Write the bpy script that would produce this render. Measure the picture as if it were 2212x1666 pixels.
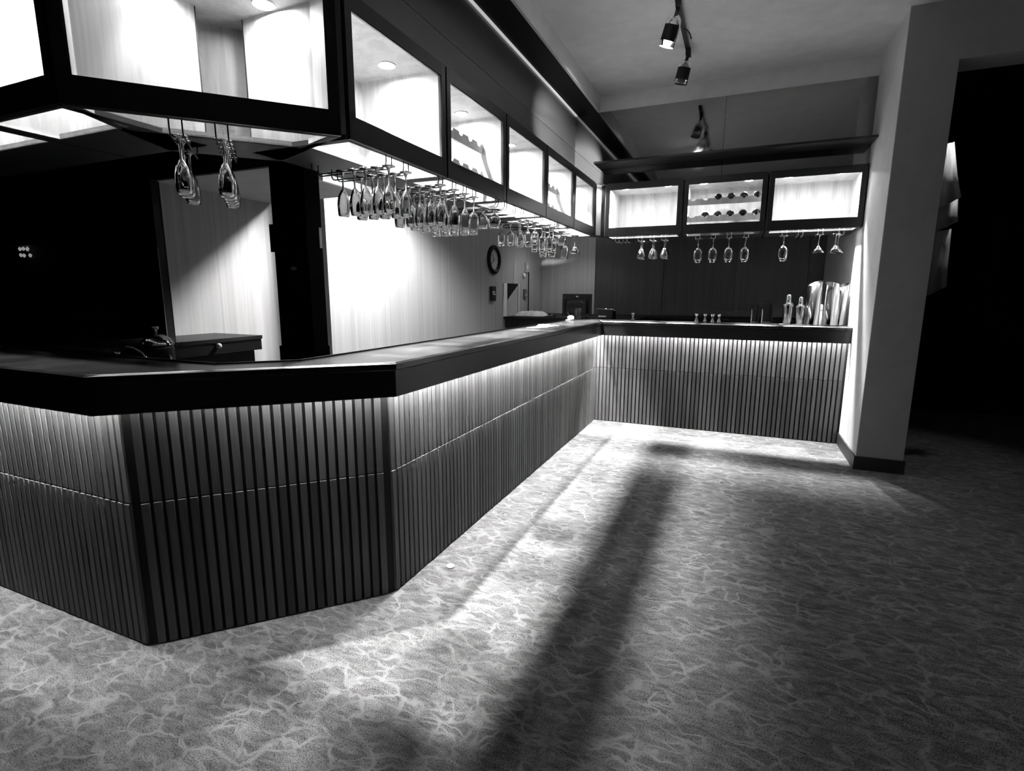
import bpy, math, random
import numpy as np
from mathutils import Vector, Matrix

random.seed(7)
for o in list(bpy.data.objects):
    bpy.data.objects.remove(o, do_unlink=True)
S = bpy.context.scene
COL = S.collection

# ------------------------------------------------------------------ camera
F_PX, YAW, PITCH, ROLL = 1127.39, -0.4041, -0.1753, 0.0035
CAM = Vector((1.3605, -5.4385, 1.3524))
fw = Vector((math.sin(YAW) * math.cos(PITCH), math.cos(YAW) * math.cos(PITCH), math.sin(PITCH)))
rt = Vector((math.cos(YAW), -math.sin(YAW), 0))
up = rt.cross(fw)
rt2 = rt * math.cos(ROLL) + up * math.sin(ROLL)
up2 = -rt * math.sin(ROLL) + up * math.cos(ROLL)
cd = bpy.data.cameras.new('camera')
cam = bpy.data.objects.new('camera', cd)
COL.objects.link(cam)
M = Matrix((rt2, up2, -fw)).transposed().to_4x4()
M.translation = CAM
cam.matrix_world = M
cd.sensor_fit = 'HORIZONTAL'
cd.sensor_width = 36.0
cd.lens = F_PX / 2212 * 36.0
cd.clip_start = 0.02
S.camera = cam

# ------------------------------------------------------------------ world, exposure
w = bpy.data.worlds.new('dark_night')
S.world = w
w.use_nodes = True
w.node_tree.nodes['Background'].inputs[0].default_value = (0, 0, 0, 1)
w.node_tree.nodes['Background'].inputs[1].default_value = 0.0
S.view_settings.view_transform = 'Standard'
S.view_settings.look = 'None'
S.view_settings.gamma = 1.0
S.view_settings.use_curve_mapping = False
S.view_settings.exposure = 0.0
S.cycles.transparent_max_bounces = 16
S.cycles.max_bounces = 9
S.cycles.diffuse_bounces = 3
S.cycles.glossy_bounces = 4
S.cycles.transmission_bounces = 9
S.cycles.sample_clamp_indirect = 6.0

# light levels (watts)
CAB_W = 1800.0          # downlight in each glazed cabinet
LED_E = 400.0          # strip under the counter edge (emission strength)
AISLE_W = 650.0        # downlights over the aisle behind the bar
BOTTLE_W = 60.0       # bottle spotlight
ROOM_W = 8.0          # downlights in the room ceiling behind the camera

# ------------------------------------------------------------------ helpers
def tag(o, label=None, cat=None, group=None, kind=None):
    if label: o['label'] = label
    if cat: o['category'] = cat
    if group: o['group'] = group
    if kind: o['kind'] = kind
    return o

def empty(name, loc=(0, 0, 0), label=None, cat=None, group=None, rz=0.0):
    o = bpy.data.objects.new(name, None)
    o.empty_display_size = 0.05
    o.location = loc
    o.rotation_euler = (0, 0, rz)
    COL.objects.link(o)
    return tag(o, label, cat, group)

class MB:
    def __init__(s): s.v = []; s.f = []
    def add(s, vs, fs):
        b = len(s.v)
        s.v += [tuple(p) for p in vs]
        s.f += [tuple(i + b for i in f) for f in fs]
        return s
    def box(s, x0, x1, y0, y1, z0, z1):
        return s.add([(x0, y0, z0), (x1, y0, z0), (x1, y1, z0), (x0, y1, z0), (x0, y0, z1), (x1, y0, z1), (x1, y1, z1), (x0, y1, z1)],
                     [(0, 3, 2, 1), (4, 5, 6, 7), (0, 1, 5, 4), (1, 2, 6, 5), (2, 3, 7, 6), (3, 0, 4, 7)])
    def prism(s, poly, z0, z1):
        n = len(poly)
        vs = [(p[0], p[1], z0) for p in poly] + [(p[0], p[1], z1) for p in poly]
        fs = [tuple(range(n - 1, -1, -1)), tuple(range(n, 2 * n))]
        fs += [(i, (i + 1) % n, n + (i + 1) % n, n + i) for i in range(n)]
        return s.add(vs, fs)
    def extr(s, poly, a, b):
        """poly of 3D points, extruded from offset a to offset b (vectors)"""
        n = len(poly)
        a = Vector(a); b = Vector(b)
        vs = [Vector(p) + a for p in poly] + [Vector(p) + b for p in poly]
        fs = [tuple(range(n - 1, -1, -1)), tuple(range(n, 2 * n))]
        fs += [(i, (i + 1) % n, n + (i + 1) % n, n + i) for i in range(n)]
        return s.add(vs, fs)
    def obox(s, o, ux, uy, uz, x0, x1, y0, y1, z0, z1):
        o = Vector(o); ux = Vector(ux); uy = Vector(uy); uz = Vector(uz)
        m = MB().box(x0, x1, y0, y1, z0, z1)
        return s.add([o + ux * p[0] + uy * p[1] + uz * p[2] for p in m.v], m.f)
    def lathe(s, prof, n=24, closed=False, c=(0, 0, 0)):
        rings = []
        vs = []
        for r, z in prof:
            if r < 1e-5:
                rings.append([len(vs)]); vs.append((c[0], c[1], c[2] + z))
            else:
                rings.append(list(range(len(vs), len(vs) + n)))
                vs += [(c[0] + r * math.cos(2 * math.pi * k / n), c[1] + r * math.sin(2 * math.pi * k / n), c[2] + z) for k in range(n)]
        fs = []
        pairs = list(zip(rings, rings[1:])) + ([(rings[-1], rings[0])] if closed else [])
        for a, b in pairs:
            for k in range(n):
                k2 = (k + 1) % n
                if len(a) == 1 and len(b) == 1: break
                if len(a) == 1: fs.append((a[0], b[k2], b[k]))
                elif len(b) == 1: fs.append((a[k], a[k2], b[0]))
                else: fs.append((a[k], a[k2], b[k2], b[k]))
        return s.add(vs, fs)
    def tube(s, pts, r, n=6):
        pts = [Vector(p) for p in pts]
        vs = []
        m = len(pts)
        nrm = None
        for i, p in enumerate(pts):
            t = (pts[min(i + 1, m - 1)] - pts[max(i - 1, 0)]).normalized()
            if nrm is None:
                a = Vector((0, 0, 1)) if abs(t.z) < .9 else Vector((1, 0, 0))
                nrm = t.cross(a).normalized()
            else:
                nrm = (nrm - t * nrm.dot(t)).normalized()
            b = t.cross(nrm)
            vs += [p + (nrm * math.cos(2 * math.pi * k / n) + b * math.sin(2 * math.pi * k / n)) * r for k in range(n)]
        fs = [tuple(range(n - 1, -1, -1)), tuple(range((m - 1) * n, m * n))]
        for i in range(m - 1):
            for k in range(n):
                k2 = (k + 1) % n
                fs.append((i * n + k, i * n + k2, (i + 1) * n + k2, (i + 1) * n + k))
        return s.add(vs, fs)
    def xf(s, mat):
        s.v = [tuple(mat @ Vector(p)) for p in s.v]
        return s
    def mesh(s, name, mat, smooth=False, bevel=0):
        me = bpy.data.meshes.new(name)
        me.from_pydata(s.v, [], s.f)
        me.validate()
        if smooth:
            me.polygons.foreach_set('use_smooth', [True] * len(me.polygons))
        me.materials.append(mat)
        me.update()
        return me
    def build(s, name, mat, parent=None, smooth=False):
        return link(name, s.mesh(name, mat, smooth), parent)

def link(name, me, parent=None, loc=None):
    o = bpy.data.objects.new(name, me)
    COL.objects.link(o)
    if parent is not None:
        o.parent = parent
    if loc is not None:
        o.location = loc
    return o

def autosmooth(o, ang=40):
    me = o.data
    me.polygons.foreach_set('use_smooth', [True] * len(me.polygons))
    me.set_sharp_from_angle(angle=math.radians(ang))
    return o

def copy_tree(o, parent=None):
    c = o.copy()
    COL.objects.link(c)
    c.parent = parent
    for ch in o.children:
        copy_tree(ch, c)
    return c

def struct(o):
    o['kind'] = 'structure'
    return o

# ------------------------------------------------------------------ materials
def nodes_of(name):
    m = bpy.data.materials.new(name)
    m.use_nodes = True
    nt = m.node_tree
    return m, nt, nt.nodes['Principled BSDF']

def g(v): return (v, v, v, 1)

def plain(name, v, rough=.5, metal=0.0, spec=.5, bump=None):
    m, nt, p = nodes_of(name)
    p.inputs['Base Color'].default_value = g(v)
    p.inputs['Roughness'].default_value = rough
    p.inputs['Metallic'].default_value = metal
    p.inputs['Specular IOR Level'].default_value = spec
    # faint procedural mottling so that nothing is perfectly flat
    tc = nt.nodes.new('ShaderNodeTexCoord')
    n = nt.nodes.new('ShaderNodeTexNoise')
    n.inputs['Scale'].default_value = 9.0
    n.inputs['Detail'].default_value = 3.0
    nt.links.new(tc.outputs['Object'], n.inputs['Vector'])
    mr = nt.nodes.new('ShaderNodeMapRange')
    mr.inputs['To Min'].default_value = v * .88
    mr.inputs['To Max'].default_value = v * 1.12
    nt.links.new(n.outputs['Fac'], mr.inputs['Value'])
    nt.links.new(mr.outputs['Result'], p.inputs['Base Color'])
    if bump:
        n2 = nt.nodes.new('ShaderNodeTexNoise')
        n2.inputs['Scale'].default_value = bump[0]
        nt.links.new(tc.outputs['Object'], n2.inputs['Vector'])
        b = nt.nodes.new('ShaderNodeBump')
        b.inputs['Strength'].default_value = bump[1]
        b.inputs['Distance'].default_value = .002
        nt.links.new(n2.outputs['Fac'], b.inputs['Height'])
        nt.links.new(b.outputs['Normal'], p.inputs['Normal'])
    return m

def wood(name, lo, hi, rough=.4, scale=(40, 40, 2.5), spec=.5, cathedral=False, dist=1.2, bump=.15, per_object=False):
    m, nt, p = nodes_of(name)
    N = nt.nodes.new
    tc = N('ShaderNodeTexCoord')
    mp = N('ShaderNodeMapping')
    mp.inputs['Scale'].default_value = scale
    nt.links.new(tc.outputs['Object'], mp.inputs['Vector'])
    n = N('ShaderNodeTexNoise')
    n.inputs['Scale'].default_value = 1.0
    n.inputs['Detail'].default_value = 5.0
    n.inputs['Distortion'].default_value = dist
    nt.links.new(mp.outputs['Vector'], n.inputs['Vector'])
    src = n.outputs['Fac']
    if cathedral:
        mp2 = N('ShaderNodeMapping')
        mp2.inputs['Scale'].default_value = (5.0, 5.0, .9)
        nt.links.new(tc.outputs['Object'], mp2.inputs['Vector'])
        n2 = N('ShaderNodeTexNoise')
        n2.inputs['Scale'].default_value = 1.0
        n2.inputs['Detail'].default_value = 1.0
        nt.links.new(mp2.outputs['Vector'], n2.inputs['Vector'])
        mu = N('ShaderNodeMath'); mu.operation = 'MULTIPLY'; mu.inputs[1].default_value = 26.0
        nt.links.new(n2.outputs['Fac'], mu.inputs[0])
        si = N('ShaderNodeMath'); si.operation = 'SINE'
        nt.links.new(mu.outputs[0], si.inputs[0])
        m1 = N('ShaderNodeMath'); m1.operation = 'MULTIPLY'; m1.inputs[1].default_value = .16
        nt.links.new(si.outputs[0], m1.inputs[0])
        ad = N('ShaderNodeMath'); ad.operation = 'ADD'
        nt.links.new(m1.outputs[0], ad.inputs[0]); nt.links.new(src, ad.inputs[1])
        src = ad.outputs[0]
    if per_object:
        oi = N('ShaderNodeObjectInfo')
        m2 = N('ShaderNodeMath'); m2.operation = 'MULTIPLY_ADD'
        m2.inputs[1].default_value = .45; m2.inputs[2].default_value = -.22
        nt.links.new(oi.outputs['Random'], m2.inputs[0])
        ad2 = N('ShaderNodeMath'); ad2.operation = 'ADD'
        nt.links.new(m2.outputs[0], ad2.inputs[0]); nt.links.new(src, ad2.inputs[1])
        src = ad2.outputs[0]
    mr = N('ShaderNodeMapRange')
    mr.inputs['From Min'].default_value = .3
    mr.inputs['From Max'].default_value = .7
    mr.inputs['To Min'].default_value = lo
    mr.inputs['To Max'].default_value = hi
    nt.links.new(src, mr.inputs['Value'])
    nt.links.new(mr.outputs['Result'], p.inputs['Base Color'])
    p.inputs['Roughness'].default_value = rough
    p.inputs['Specular IOR Level'].default_value = spec
    if bump:
        b = N('ShaderNodeBump')
        b.inputs['Strength'].default_value = bump
        b.inputs['Distance'].default_value = .001
        nt.links.new(src, b.inputs['Height'])
        nt.links.new(b.outputs['Normal'], p.inputs['Normal'])
    return m

def emis(name, v, strength):
    m, nt, p = nodes_of(name)
    p.inputs['Base Color'].default_value = g(v)
    p.inputs['Emission Color'].default_value = (1, 1, 1, 1)
    p.inputs['Emission Strength'].default_value = strength
    return m

def thin_glass(name, tint=.97, refl=1.0):
    m = bpy.data.materials.new(name)
    m.use_nodes = True
    nt = m.node_tree
    nt.nodes.clear()
    N = nt.nodes.new
    out = N('ShaderNodeOutputMaterial')
    mix = N('ShaderNodeMixShader')
    tr = N('ShaderNodeBsdfTransparent'); tr.inputs[0].default_value = g(tint)
    gl = N('ShaderNodeBsdfGlossy'); gl.inputs['Roughness'].default_value = .015
    # Schlick reflectance of a thin sheet, the same from both sides
    geo = N('ShaderNodeNewGeometry')
    dt = N('ShaderNodeVectorMath'); dt.operation = 'DOT_PRODUCT'
    nt.links.new(geo.outputs['Incoming'], dt.inputs[0]); nt.links.new(geo.outputs['Normal'], dt.inputs[1])
    ab = N('ShaderNodeMath'); ab.operation = 'ABSOLUTE'; nt.links.new(dt.outputs['Value'], ab.inputs[0])
    om = N('ShaderNodeMath'); om.operation = 'SUBTRACT'; om.inputs[0].default_value = 1.0; nt.links.new(ab.outputs[0], om.inputs[1])
    pw = N('ShaderNodeMath'); pw.operation = 'POWER'; pw.inputs[1].default_value = 5.0; nt.links.new(om.outputs[0], pw.inputs[0])
    ma = N('ShaderNodeMath'); ma.operation = 'MULTIPLY_ADD'; ma.inputs[1].default_value = .8 * refl; ma.inputs[2].default_value = .035 * refl
    nt.links.new(pw.outputs[0], ma.inputs[0])
    nt.links.new(ma.outputs[0], mix.inputs[0])
    nt.links.new(tr.outputs[0], mix.inputs[1])
    nt.links.new(gl.outputs[0], mix.inputs[2])
    nt.links.new(mix.outputs[0], out.inputs[0])
    return m

def clear_glass(name, v=.98, ior=1.47, rough=0.0):
    m, nt, p = nodes_of(name)
    p.inputs['Base Color'].default_value = g(v)
    p.inputs['Transmission Weight'].default_value = 1.0
    p.inputs['IOR'].default_value = ior
    p.inputs['Roughness'].default_value = rough
    return m

def carpet_mat():
    m, nt, p = nodes_of('carpet')
    N = nt.nodes.new
    L = nt.links.new
    tc = N('ShaderNodeTexCoord')
    # warp
    nz = N('ShaderNodeTexNoise'); nz.inputs['Scale'].default_value = 5.5; nz.inputs['Detail'].default_value = 3.0
    L(tc.outputs['Object'], nz.inputs['Vector'])
    sb = N('ShaderNodeVectorMath'); sb.operation = 'SUBTRACT'; sb.inputs[1].default_value = (.5, .5, .5)
    L(nz.outputs['Color'], sb.inputs[0])
    sc = N('ShaderNodeVectorMath'); sc.operation = 'SCALE'; sc.inputs['Scale'].default_value = .10
    L(sb.outputs[0], sc.inputs[0])
    ad = N('ShaderNodeVectorMath'); ad.operation = 'ADD'
    L(tc.outputs['Object'], ad.inputs[0]); L(sc.outputs[0], ad.inputs[1])
    mp = N('ShaderNodeMapping'); mp.inputs['Scale'].default_value = (3.6, 8.6, 1)
    mp.inputs['Rotation'].default_value = (0, 0, .12)
    L(ad.outputs[0], mp.inputs['Vector'])
    def ridge(scale, width, seed):
        nn = N('ShaderNodeTexNoise'); nn.noise_dimensions = '4D'; nn.inputs['W'].default_value = seed
        nn.inputs['Scale'].default_value = scale; nn.inputs['Detail'].default_value = .6; nn.inputs['Roughness'].default_value = .35
        nn.inputs['Distortion'].default_value = .6
        L(mp.outputs[0], nn.inputs['Vector'])
        s1 = N('ShaderNodeMath'); s1.operation = 'SUBTRACT'; s1.inputs[1].default_value = .5; L(nn.outputs['Fac'], s1.inputs[0])
        a1 = N('ShaderNodeMath'); a1.operation = 'ABSOLUTE'; L(s1.outputs[0], a1.inputs[0])
        r1 = N('ShaderNodeMapRange'); r1.interpolation_type = 'SMOOTHSTEP'
        r1.inputs['From Min'].default_value = 0.0; r1.inputs['From Max'].default_value = width
        r1.inputs['To Min'].default_value = 1.0; r1.inputs['To Max'].default_value = 0.0
        L(a1.outputs[0], r1.inputs['Value'])
        return r1.outputs['Result']
    ra = ridge(1.15, .024, 1.0)
    # a second, larger warp for the net of veins
    nw = N('ShaderNodeTexNoise'); nw.inputs['Scale'].default_value = 11.0; nw.inputs['Detail'].default_value = 2.5
    L(tc.outputs['Object'], nw.inputs['Vector'])
    sw_ = N('ShaderNodeVectorMath'); sw_.operation = 'SUBTRACT'; sw_.inputs[1].default_value = (.5, .5, .5); L(nw.outputs['Color'], sw_.inputs[0])
    ss_ = N('ShaderNodeVectorMath'); ss_.operation = 'SCALE'; ss_.inputs['Scale'].default_value = .13; L(sw_.outputs[0], ss_.inputs[0])
    aw = N('ShaderNodeVectorMath'); aw.operation = 'ADD'; L(ad.outputs[0], aw.inputs[0]); L(ss_.outputs[0], aw.inputs[1])
    mpv = N('ShaderNodeMapping'); mpv.inputs['Scale'].default_value = (7.0, 13.5, 1); mpv.inputs['Rotation'].default_value = (0, 0, .12)
    L(aw.outputs[0], mpv.inputs['Vector'])
    vo = N('ShaderNodeTexVoronoi'); vo.feature = 'DISTANCE_TO_EDGE'; vo.voronoi_dimensions = '2D'; vo.inputs['Scale'].default_value = 1.0
    L(mpv.outputs[0], vo.inputs['Vector'])
    vv = N('ShaderNodeMapRange'); vv.interpolation_type = 'SMOOTHSTEP'
    vv.inputs['From Min'].default_value = .01; vv.inputs['From Max'].default_value = .12; vv.inputs['To Min'].default_value = 1.0; vv.inputs['To Max'].default_value = 0.0
    L(vo.outputs['Distance'], vv.inputs['Value'])
    vein2 = N('ShaderNodeMath'); vein2.operation = 'MAXIMUM'; L(ra, vein2.inputs[0]); L(vv.outputs['Result'], vein2.inputs[1])
    # veins come and go
    n2 = N('ShaderNodeTexNoise'); n2.inputs['Scale'].default_value = 9.0; n2.inputs['Detail'].default_value = 2.0
    L(tc.outputs['Object'], n2.inputs['Vector'])
    r2 = N('ShaderNodeMapRange'); r2.inputs['From Min'].default_value = .36; r2.inputs['From Max'].default_value = .6
    L(n2.outputs['Fac'], r2.inputs['Value'])
    mu = N('ShaderNodeMath'); mu.operation = 'MULTIPLY'
    L(vein2.outputs[0], mu.inputs[0]); L(r2.outputs['Result'], mu.inputs[1])
    # mid-scale blotches, stretched
    mp3 = N('ShaderNodeMapping'); mp3.inputs['Scale'].default_value = (9, 24, 1)
    L(tc.outputs['Object'], mp3.inputs['Vector'])
    n3 = N('ShaderNodeTexNoise'); n3.inputs['Scale'].default_value = 1.0; n3.inputs['Detail'].default_value = 4.0; n3.inputs['Distortion'].default_value = 1.5
    L(mp3.outputs[0], n3.inputs['Vector'])
    # loop pile speckle
    n4 = N('ShaderNodeTexVoronoi'); n4.inputs['Scale'].default_value = 210.0; n4.voronoi_dimensions = '2D'
    L(tc.outputs['Object'], n4.inputs['Vector'])
    c1 = N('ShaderNodeMapRange'); c1.inputs['From Min'].default_value = .3; c1.inputs['From Max'].default_value = .7
    c1.inputs['To Min'].default_value = .085; c1.inputs['To Max'].default_value = .195
    L(n3.outputs['Fac'], c1.inputs['Value'])
    c2 = N('ShaderNodeMapRange'); c2.inputs['From Min'].default_value = 0; c2.inputs['From Max'].default_value = .75
    c2.inputs['To Min'].default_value = 1.3; c2.inputs['To Max'].default_value = .5
    L(n4.outputs['Distance'], c2.inputs['Value'])
    mm = N('ShaderNodeMath'); mm.operation = 'MULTIPLY'
    L(c1.outputs['Result'], mm.inputs[0]); L(c2.outputs['Result'], mm.inputs[1])
    mx = N('ShaderNodeMix'); mx.data_type = 'FLOAT'
    mx.inputs['B'].default_value = .255
    sc2 = N('ShaderNodeMath'); sc2.operation = 'MULTIPLY'; sc2.inputs[1].default_value = .65
    L(mu.outputs[0], sc2.inputs[0])
    L(sc2.outputs[0], mx.inputs['Factor']); L(mm.outputs[0], mx.inputs['A'])
    L(mx.outputs['Result'], p.inputs['Base Color'])
    p.inputs['Roughness'].default_value = .95
    p.inputs['Specular IOR Level'].default_value = .1
    b = N('ShaderNodeBump'); b.inputs['Strength'].default_value = .5; b.inputs['Distance'].default_value = .004
    b.invert = True
    L(n4.outputs['Distance'], b.inputs['Height'])
    L(b.outputs['Normal'], p.inputs['Normal'])
    return m

MT = dict(
    carpet=carpet_mat(),
    top=wood('varnished_counter_top', .012, .030, rough=.24, scale=(6, 2.0, 6), spec=.6, bump=.03),
    fascia=wood('dark_fascia_wood', .006, .014, rough=.3, scale=(3, 3, 30), bump=.05),
    slat=wood('slat_wood', .075, .125, rough=.6, spec=.12, scale=(60, 60, 3), bump=.1, per_object=True),
    backing=plain('black_backing', .004, .8),
    door=wood('dark_door_wood', .008, .016, rough=.35, scale=(30, 30, 30), bump=.08),
    oak=wood('pale_oak', .52, .70, rough=.55, scale=(45, 45, 2.2), cathedral=True, bump=.05),
    caseback=wood('cabinet_underside_wood', .02, .035, rough=.5, scale=(8, 8, 8), bump=.03),
    edge=wood('case_edge_wood', .10, .14, rough=.5, scale=(20, 20, 4), bump=.05),
    soffit=wood('varnished_soffit_wood', .045, .07, rough=.3, scale=(8, 1.0, 8), spec=.8, bump=.02),
    flatblack=plain('flat_black', .0015, .9, spec=.03),
    black=plain('black_paint', .004, .6, spec=.2),
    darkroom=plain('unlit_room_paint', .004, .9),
    ceiling=plain('ceiling_paint', .88, .85, bump=(60, .1)),
    wallshade=plain('shaded_wall_paint', .40, .75, bump=(90, .08)),  # darker than the white paint, puts the front face's shade in colour
    white=plain('white_wall_paint', .7, .75, bump=(90, .08)),
    panelwood=wood('pale_wall_panelling', .34, .46, rough=.5, scale=(26, 26, .35), bump=.04),
    darkpanel=wood('dark_wall_panelling', .030, .055, rough=.45, scale=(14, 14, .5), bump=.04),
    skirting=plain('black_skirting', .02, .5),
    pane=thin_glass('cabinet_glass'),
    glass=clear_glass('stemware_glass'),
    dimglass=clear_glass('bottle_glass', .55),
    steel=plain('polished_steel', .72, .13, metal=1.0),
    chrome=plain('chrome', .8, .08, metal=1.0),
    edge_highlight=plain('painted_edge_highlight', .75, .5),
    wire=plain('dark_wire', .05, .35, metal=1.0),
    brightwire=plain('bright_wire', .6, .25, metal=1.0),
    blackplastic=plain('black_plastic', .006, .4, spec=.35),
    paper=plain('white_paper', .8, .8),
    cloth=plain('white_cloth', .7, .95, bump=(40, .3)),
    lens=emis('lit_lens', .9, 360.0), bottle_lens=emis('bottle_lens', .9, 30.0),
    glint=emis('glowing_glint_drop', .6, .25),  # emission stands in for glints on glass that no lamp reaches
    led=emis('led_strip_light', .9, LED_E), led_bright=emis('led_strip_light_bright', .9, LED_E * 2.1),
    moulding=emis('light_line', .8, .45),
    winebottle=plain('dark_bottle_glass', .012, .08, spec=.8),
    foil=plain('bottle_foil', .35, .25, metal=1.0),
    clockface=plain('clock_face', .6, .6),
    mirror=None, greybox=plain('grey_plastic', .45, .5), track=plain('track_black', .006, .4),
)
def mirror_mat():
    m, nt, p = nodes_of('smoked_mirror')
    p.inputs['Base Color'].default_value = g(.24)
    p.inputs['Metallic'].default_value = 1.0
    p.inputs['Roughness'].default_value = .035
    tc = nt.nodes.new('ShaderNodeTexCoord'); n = nt.nodes.new('ShaderNodeTexNoise'); n.inputs['Scale'].default_value = 2.5
    nt.links.new(tc.outputs['Object'], n.inputs['Vector'])
    mr = nt.nodes.new('ShaderNodeMapRange'); mr.inputs['To Min'].default_value = .03; mr.inputs['To Max'].default_value = .06
    nt.links.new(n.outputs['Fac'], mr.inputs['Value']); nt.links.new(mr.outputs['Result'], p.inputs['Roughness'])
    return m
MT['mirror'] = mirror_mat()

# ------------------------------------------------------------------ key dimensions (metres)
ZT, ZF, ZS = 1.07, 0.925, 0.579       # counter top, bottom of fascia, slat joint
LB = 3.6335                           # length of the long bar face
C1, C2 = 0.6442, 0.6767               # chamfer of the bar corner
WX = 2.2918                           # right-hand wall
OV = 0.0847                           # counter overhang
YA = -0.7615                          # front of the wall pier
XI = -0.30                            # inner edge of counter
YI = 0.305
YNI = -4.02                           # inner edge of near counter
XC, YB = -0.015, -0.021               # cabinet fronts
ZB, ZC = 1.918, 2.428                 # cabinet bottom / top
Z1, ZCEIL = 3.125, 3.275
YM = 0.04
XL = -3.3                             # how far the left run goes
B2 = Vector((0, -LB)); B1 = Vector((-C1, -LB - C2))
YN = -LB - C2                         # y of left-run bar face

# ------------------------------------------------------------------ setting
struct(MB().box(-6, 6, -9, 3, -.1, 0).build('floor', MT['carpet']))
# room ceiling (tray) and the pale upstand around it
struct(MB().box(-.04, 6, -9, YM, ZCEIL, ZCEIL + .1).build('ceiling', MT['ceiling']))
struct(MB().box(-.06, -.04, -9, YM, Z1, ZCEIL + .1).build('trim_1', MT['ceiling']))
struct(MB().box(-.06, WX, YM, YM + .02, Z1, ZCEIL + .1).build('trim_2', MT['ceiling']))
# flat black soffit strip and the recessed varnished wall above the long cabinets
struct(MB().box(-.30, -.06, -9, YM + .02, Z1, Z1 + .03).build('trim_3', MT['black']))
soff = empty('wall_cabinet_upstand', (0, 0, 0)); soff['kind'] = 'structure'
soff.name = 'wall_upper'
MB().box(-.31, -.289, -9, YM, 2.437, 2.79).build('board', MT['soffit'], soff)
MB().box(-.31, -.289, -9, YM, 2.793, Z1).build('board', MT['soffit'], soff)
struct(MB().box(-.289, -.272, -9, YM, Z1 - .010, Z1).build('trim_4', MT['moulding']))
# right: white pier with black skirting, wall beyond with the dark opening
struct(MB().box(WX, 2.60, YA, 2.1, 0, ZCEIL + .1).build('wall_right', MT['white']))
struct(MB().box(2.60, 4.6, YA, YA + .25, 2.90, ZCEIL + .1).build('wall_lintel', MT['wallshade']))
struct(MB().box(WX + .004, 2.60, YA - .003, YA, .10, ZCEIL + .1).build('wall_front', MT['wallshade']))  # thin plate that only carries the darker shade tone
struct(MB().box(4.6, 6, YA, YA + .25, 0, ZCEIL + .1).build('wall_far_right', MT['white']))
struct(MB().box(WX - .012, 2.612, YA - .014, -.004, 0, .105).build('baseboard_right', MT['skirting']))
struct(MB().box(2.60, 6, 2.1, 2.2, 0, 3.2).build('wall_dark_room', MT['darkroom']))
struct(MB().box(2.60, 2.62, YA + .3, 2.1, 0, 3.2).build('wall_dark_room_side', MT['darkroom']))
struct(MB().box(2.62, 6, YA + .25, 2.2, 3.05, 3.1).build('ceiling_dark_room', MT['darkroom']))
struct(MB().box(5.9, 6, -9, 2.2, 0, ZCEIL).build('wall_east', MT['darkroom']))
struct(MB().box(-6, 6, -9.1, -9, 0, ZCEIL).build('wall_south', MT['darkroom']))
# behind the bar
XW, YW = -1.35, 2.0
struct(MB().box(XW - .1, XW, -2.45, YW, 0, 2.5).build('wall_left', MT['panelwood']))
XN = -1.70                             # niche wall further left
struct(MB().box(XN - .1, XN, -3.37, -2.45, 0, 1.975).build('wall_niche', MT['panelwood']))
struct(MB().box(XN, -.84, -3.385, -2.60, 1.965, 1.972).build('ceiling_niche', MT['white']))
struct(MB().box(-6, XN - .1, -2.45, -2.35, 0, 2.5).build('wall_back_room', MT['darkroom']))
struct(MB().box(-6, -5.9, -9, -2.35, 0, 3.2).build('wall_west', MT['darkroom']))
struct(MB().box(-6, -.515, -9, YW + .1, 2.46, 2.5).build('ceiling_aisle', MT['caseback']))
# door post left of the niche wall
struct(MB().box(XN - .02, XN + .03, -3.44, -3.40, 0, 1.965).build('trim_5', MT['black']))
struct(MB().box(XN + .03, XN + .033, -3.442, -3.438, 1.07, 1.6).build('trim_6', MT['edge']))

# back wall of dark panels; the pale first one paints in the lit part
wb = struct(empty('wall_back', (0, YW, 0)))
edges = [XW, -.54, .40, 1.30, 2.12, WX]
for a, b in zip(edges, edges[1:]):
    MB().box(a + .003, b - .003, 0.0, .05, 0, 2.6).build('panel', MT['darkpanel' if a > XW else 'panelwood'], wb)
MB().box(XW - .1, WX, .05, .1, 0, 2.6).build('wall_core', MT['black'], wb)

# ------------------------------------------------------------------ bar: counter
def off_path(d, e):
    """outline of the bar (from right wall to far left), offset outward by d"""
    k = math.tan(math.pi / 8)
    return [(WX, -d), (d, -d), (d, -LB - d * k), (-C1 - d * k, YN - d), (XL, YN - d)]

bar = empty('bar_counter', (0, 0, 0), 'long dark varnished bar counter that turns twice, with light strip under its edge', 'bar counter')
outer = off_path(OV, 0)
inner = [(XL, YNI), (-.52, YNI), (XI, -3.80), (XI, YI), (WX, YI)]
top_poly = outer + inner
wtm = MB()
bev = off_path(OV - .005, 0) + inner
nn = len(top_poly)
wtm.add([(p[0], p[1], ZT - .03) for p in top_poly] + [(p[0], p[1], ZT - .005) for p in top_poly] + [(p[0], p[1], ZT) for p in bev],
        [tuple(range(nn)), tuple(range(3 * nn - 1, 2 * nn - 1, -1))] +
        [(r * nn + (i + 1) % nn, r * nn + i, (r + 1) * nn + i, (r + 1) * nn + (i + 1) % nn) for r in (0, 1) for i in range(nn)])
wtm.build('worktop', MT['top'], bar)
eo = off_path(OV + .0012, 0); ei = off_path(OV - .0062, 0); ek = off_path(OV - .004, 0)  # pale strips paint the bright bevel line on two runs, others dark
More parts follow.
